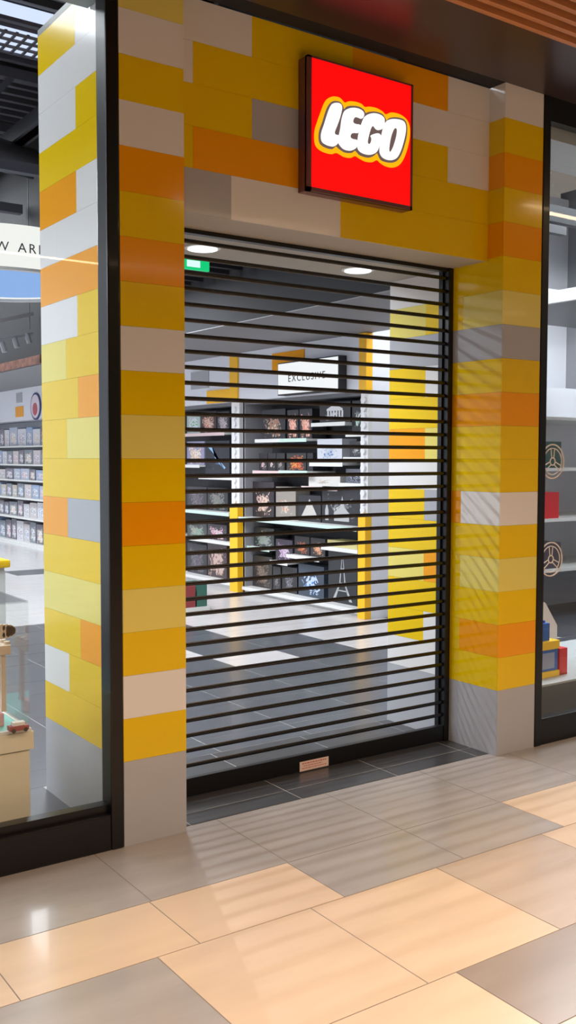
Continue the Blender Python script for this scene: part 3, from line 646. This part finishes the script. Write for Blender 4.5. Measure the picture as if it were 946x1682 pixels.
def bend(v):
    ang = -PI/2+v.x/RR
    return (rc.x+(RR+.004+v.z)*math.cos(ang), rc.y+(RR+.004+v.z)*math.sin(ang), (zr0+zr1)/2-.02+v.y)
b_ = text_part('lettering', 'NEW ARRIVALS', .135, bend, mat('ink_grey', (70, 74, 84), .5), t)
for a in (.3, 1.9, 3.6, 5.2):
    MB().tube((rc.x+RR*math.cos(a), rc.y+RR*math.sin(a), zr1), (rc.x+RR*math.cos(a), rc.y+RR*math.sin(a), 6.13), .006, STEEL, 6).build('hanging_wire', t)
# lilac line of light beyond the ring
def lampbar(a, e, w, m, lab):
    b = MB(); b.bar(a, e, w, w, m); return b.build('light_strip', label=lab, cat='light strip')
lampbar((2.0, 11.0, 4.15), (3.05, 11.3, 4.15), .035, emit('lilac_strip', (196, 196, 255), 1.4), 'thin lilac light strip under the ring sign')
# skylights
for i, (a, c) in enumerate(((4.5, 4.74), (5.06, 5.62))):
    b = MB(); b.box(-2, 3.05, a+1.6, c+1.6, 6.10, 6.125, SKY)
    if i:
        for k in range(42): b.box(-2+.12*k, -2+.12*k+.03, a+1.6, c+1.6, 6.085, 6.10, STEEL)
        for k in range(4): b.box(-2, 3.05, a+1.62+.17*k, a+1.66+.17*k, 6.08, 6.10, STEEL)
    b.build('skylight', label=['narrow plain skylight strip in the shop roof', 'wide ribbed skylight panel in the shop roof'][i], cat='skylight')
# roof trusses
for (y, lab) in ((7.7, 'grey steel roof truss nearest the left window'), (9.6, 'grey steel roof truss behind the nearest one, over the ring sign'), (12.5, 'grey steel roof truss farther back over the ring sign'), (16.0, 'grey steel roof truss deepest in the shop')):
    t = thing('roof_truss', (1.5, y, 5.0), lab, 'roof truss')
    MB().bar((-4, y, 6.05), (3.05, y, 6.05), .12, .12, STEEL).build('top_chord', t)
    MB().bar((-4, y, 5.0), (3.05, y, 5.0), .12, .12, STEEL).build('bottom_chord', t)
    x = -4
    while x < 3: 
        MB().bar((x, y, 5.0), (min(3.05, x+.9), y, 6.05), .07, .07, STEEL).build('web_bar', t)
        x += .9 if x > -99 else 0
        if x < 2.2: MB().bar((x, y, 6.05), (x+.9, y, 5.0), .07, .07, STEEL).build('web_bar', t)
        x += .9
for (x, z, lab) in ((1.2, 5.75, 'dark steel roof beam running into the shop, above the ring sign'), (2.6, 5.5, 'dark steel roof beam running into the shop, right of the ring sign')):
    MB().box(x-.06, x+.06, 1.2, 19.9, z, z+.22, mat('beam_dark', (58, 58, 64), .5)).box(x-.1, x+.1, 1.2, 19.9, z, z+.02, MATS['beam_dark']).build('roof_beam', label=lab, cat='roof beam')
t = thing('ventilation_duct', (2, 8, 5.2), 'long round grey duct sloping under the shop roof', 'duct')
MB().tube((-.5, 5.2, 4.6), (2.95, 8.9, 5.5), .13, mat('duct_steel', (120, 120, 126), .35, .6), 16).build('duct_pipe', t, smooth=True)
MB().tube((-.5, 5.2, 4.36), (2.95, 8.9, 5.26), .025, STEEL, 8).build('conduit', t, smooth=True)
# track with spotlights
t = thing('track_light', (2.8, 10.2, 3.7), 'dark ceiling track with small spotlights seen below the ring sign', 'lamp')
MB().bar((2.2, 9.2, 3.30), (3.05, 9.2, 3.55), .05, .05, mat('track_grey', (150, 150, 156), .4)).build('rail', t)
MB().bar((2.2, 9.2, 3.06), (3.05, 9.2, 3.29), .03, .03, MATS['track_grey']).build('rail', t)
for k in range(3):
    x = 2.62+.17*k; z = 3.04+.07*(k)
    MB().tube((x, 9.2, z+.10), (x+.03, 9.18, z-.03), .035, MATS['track_grey'], 10).build('spotlight', t, smooth=True)
for x in (2.3, 3.0): MB().tube((x, 9.2, 3.34), (x, 9.2, 6.1), .006, STEEL, 6).build('hanging_wire', t)
b = MB(); b.box(3.06, 3.118, 9.0, 16, 2.88, 2.99, mat('copper_foil', (120, 84, 72), .45, .3, noise=.5, nscale=14)); b.build('copper_garland', label='crumpled copper-brown decoration lying on the bulkhead edge beyond the left window', cat='decoration')
# dark hung panel closing the deep shop view beneath the trusses
b = MB(); b.box(-4.1, 5.12, 18.5, 18.6, 3.3, 5.0, DKC); b.build('ceiling_panel_back', kind='structure'); bpy.data.objects['ceiling_panel_back'].name = 'wall_upper'
# yellow counter
t = thing('display_counter', (1.0, 5.1, 0), 'low white counter with a rounded yellow top edge at the far left', 'counter')
MB().box(.55, 1.17, 4.9, 5.5, 0, .62, SHELF, bev=.01).build('body', t)
MB().box(.52, 1.205, 4.86, 5.54, .645, .715, mat('counter_yellow', (246, 196, 30), .35), bev=.02).box(.56, 1.16, 4.9, 5.5, .62, .645, SHELF).build('top', t, label='yellow rounded top')
# vitrine in the left window
t = thing('display_plinth', (-.7, .48, 0), 'cream display plinth just inside the left window', 'plinth')
CR = mat('plinth_cream', (228, 222, 198), .5)
MB().box(-1.3, -.325, .21, .86, 0, .415, CR, bev=.003).build('body', t)
MB().box(-1.3, -.31, .20, .87, .42, .495, CR, bev=.004).build('top_lip', t)
t2 = thing('glass_case', (-.7, .5, .496), 'clear glass display case standing on the cream plinth', 'display case')
MB().box(-1.27, -.335, .225, .85, .496, .506, mat('teal_base', (120, 214, 212), .4)).box(-1.29, -.318, .205, .225, .496, .508, SHELF).box(-.335, -.318, .225, .85, .496, .508, SHELF).build('teal_tray', t2, label='teal tray with a white border')
gc = MB(); gc.box(-1.285, -.322, .21, .214, .508, 1.03, GLASS); gc.box(-1.285, -.322, .856, .86, .508, 1.03, GLASS); gc.box(-.326, -.322, .214, .856, .508, 1.03, GLASS); gc.box(-1.285, -1.281, .214, .856, .508, 1.03, GLASS); gc.box(-1.285, -.322, .21, .86, 1.03, 1.036, GLASS)
gc.build('glass_cover', t2)
t3 = thing('toy_model', (-.55, .5, .508), 'small cream and pink building-brick model on the teal tray in the glass case', 'model')
MODC = mat('model_cream', (226, 206, 186), .4); MODP = mat('model_pink', (236, 170, 180), .4); MODR = mat('model_red', (150, 60, 60), .4)
b = MB().box(-.75, -.50, .40, .62, .507, .56, MODP, bev=.004).box(-.74, -.46, .42, .60, .80, .84, MODC, bev=.004)
for k in range(7):
    for j in range(3): b.tube((-.72+.042*k, .45+.05*j, .84), (-.72+.042*k, .45+.05*j, .852), .013, MODC, 10)
b.box(-.73, -.71, .43, .45, .56, .8, MODC).box(-.50, -.48, .43, .45, .56, .8, MODC).box(-.50, -.48, .57, .59, .56, .8, MODC); b.build('model_tower', t3)
MB().box(-.52, -.44, .27, .31, .514, .533, MODR, bev=.003).box(-.505, -.455, .275, .305, .533, .548, SHELF, bev=.002).tube((-.505, .268, .516), (-.505, .312, .516), .009, BLK, 10).tube((-.455, .268, .516), (-.455, .312, .516), .009, BLK, 10).build('toy_car', t3, label='tiny dark red car')
b = MB()
for k in range(9):
    a = -1.0+k*.25; b.tube((-.56+.10*math.cos(a), .40, .93+.05*math.sin(a)-.02*k/3), (-.56+.10*math.cos(a), .415, .93+.05*math.sin(a)-.02*k/3), .016, MODC, 10)
b.tube((-.56, .41, .84), (-.56, .41, .95), .006, MODC, 8)
b.build('model_wheel', t3, smooth=True)

t3.location.x += .10; t3.location.y -= .10

# ================================================================ RIGHT WINDOW
t = thing('window_podium', (4, .8, 0), 'low dark grey podium inside the right window', 'podium')
MB().box(2.66, 6.5, .24, 1.1, 0, .25, mat('podium_grey', (98, 98, 96), .5), bev=.004).build('body', t)
MB().box(2.655, 6.505, .235, 1.105, .25, .262, mat('podium_top', (170, 176, 178), .4)).build('top', t, label='pale grey top')
# toy boxes on the podium
BLUE = mat('toy_blue', (30, 96, 190), .35); TY = mat('toy_yellow', (250, 204, 10), .35); TR = mat('toy_red', (214, 24, 34), .35); TW = mat('toy_white', (240, 242, 244), .4)
t = thing('storage_brick', (3.1, .42, .262), 'yellow and blue square gift box in the right window', 'box')
MB().box(2.98, 3.14, .36, .52, .300, .435, BLUE, bev=.004).build('blue_body', t)
MB().box(2.97, 3.15, .35, .53, .262, .300, TY, bev=.004).build('base', t)
MB().box(2.97, 3.15, .35, .53, .435, .49, TY, bev=.008).build('lid', t, label='yellow lid')
MB().box(3.0, 3.11, .3585, .36, .315, .415, art('print_panel', (150, 160, 190), (60, 70, 120), (220, 224, 230), 7, .5)).build('printed_panel', t)
t = thing('toy_brick', (3.03, .42, .49), 'bright blue brick standing on the yellow lid in the right window', 'toy brick')
b = MB().box(2.97, 3.075, .37, .50, .49, .60, BLUE, bev=.004)
for x in (3.0, 3.045):
    for y in (.40, .46): b.tube((x, y, .60), (x, y, .615), .014, BLUE, 12)
b.build('body', t)
t = thing('toy_brick', (3.2, .46, .262), 'red brick beside the yellow and blue box in the right window', 'toy brick')
b = MB().box(3.16, 3.235, .36, .50, .262, .43, TR, bev=.004).box(3.16, 3.235, .36, .50, .262, .27, TR)
b.tube((3.197, .43, .43), (3.197, .43, .445), .016, TR, 12); b.build('body', t)
b = MB(); k = b.mi(TW)
pl = [(3.03, .262), (3.42, .262), (3.42, .52), (3.30, .68), (3.14, .73), (3.03, .70)]
b.prism(pl, .60, .82, TW); b.tube((3.13, .7, .72), (3.13, .7, .75), .03, TW, 14)
b.build('toy_house', label='white slope-roofed toy house block behind the gift box in the right window', cat='toy')
# steering-wheel decals on the glass
WL = mat('decal_white', (236, 226, 218), .5)
for (x, z, lab) in ((2.668, 1.607, 'white outlined three-spoke wheel decal, upper one on the right window'), (2.666, 1.052, 'white outlined three-spoke wheel decal, lower one on the right window')):
    b = MB(); k = b.mi(WL); y0 = .0245; y1 = .0278
    def annulus(r0_, r1_, a0=0, a1=2*PI, seg=40):
        base = len(b.v); full = abs(a1-a0-2*PI) < 1e-6; n_ = seg if full else seg+1
        for i in range(n_):
            a = a0+(a1-a0)*i/seg; c_, s_ = math.cos(a), math.sin(a)
            b.v += [(x+r0_*c_, y0, z+r0_*s_), (x+r1_*c_, y0, z+r1_*s_), (x+r1_*c_, y1, z+r1_*s_), (x+r0_*c_, y1, z+r0_*s_)]
        for i in range(n_ if full else n_-1):
            j = (i+1) % n_
            for q in range(4): w_ = (q+1) % 4; b.f.append((base+4*i+q, base+4*i+w_, base+4*j+w_, base+4*j+q)); b.m.append(k)
    annulus(.092, .099); annulus(.072, .077)
    annulus(.018, .024, seg=20)
    for j in range(3):
        a = PI/2+j*2*PI/3
        for off in (-.13, .13):
            p0 = (x+.024*math.cos(a+off*3), z+.024*math.sin(a+off*3)); p1 = (x+.074*math.cos(a+off*1.6), z+.074*math.sin(a+off*1.6))
            d = Vector((p1[0]-p0[0], p1[1]-p0[1])).normalized(); nn = Vector((-d.y, d.x))*.0025
            b.prism([(p0[0]-nn.x, p0[1]-nn.y), (p1[0]-nn.x, p1[1]-nn.y), (p1[0]+nn.x, p1[1]+nn.y), (p0[0]+nn.x, p0[1]+nn.y)], y0, y1, WL)
    b.build('wheel_decal', label=lab, cat='decal')
# hung dark panel with rods, background display
t = thing('hanging_canopy', (5.3, 2.1, 2.9), 'dark hanging canopy panel on thin white rods behind the right window', 'canopy')
MB().box(4.9, 6.4, 1.6, 2.9, 2.94, 3.02, mat('canopy_dark', (66, 66, 70), .4), bev=.005).build('panel', t)
MB().box(4.86, 4.90, 1.6, 2.9, 2.93, 3.03, mat('rod_white', (210, 210, 210), .4)).build('edge_trim', t)
for (x, y) in ((4.96, 1.7), (5.22, 1.9), (6.2, 1.7), (5.0, 2.8)): MB().tube((x, y, 3.02), (x, y, 6.13), .008, MATS['rod_white'], 8).build('rod', t)
lampbar((4.7, 3.2, 3.35), (7.3, 3.2, 3.35), .04, emit('white_strip', (240, 244, 250), 1.5), 'thin white light strip high behind the right window')
t = thing('display_shelf', (5.9, 3.0, 0), 'tall pale display shelf deep behind the right window', 'shelves')
MB().box(5.55, 5.6, 2.7, 3.6, 0, 2.4, WHI).box(5.55, 7.3, 3.55, 3.6, 0, 2.4, WHI).build('panel', t)
for z in (.5, 1.0, 1.5, 2.0): MB().box(5.6, 7.3, 2.75, 3.55, z, z+.03, SHELF).build('shelf_board', t)
for (x, z, m, lab) in ((5.66, 1.03, TR, 'red box on the pale display shelf behind the right window'), (5.7, .53, mat('plum_box', (72, 64, 74), .4), 'dark plum box on the lower board of the pale display shelf'), (5.68, 1.53, mat('dark_green_box', (40, 84, 70), .4), 'dark green box on the upper board of the pale display shelf')):
    MB().box(x, x+.4, 2.8, 3.1, z, z+.26, m, bev=.004).build('toy_box', label=lab, cat='box')
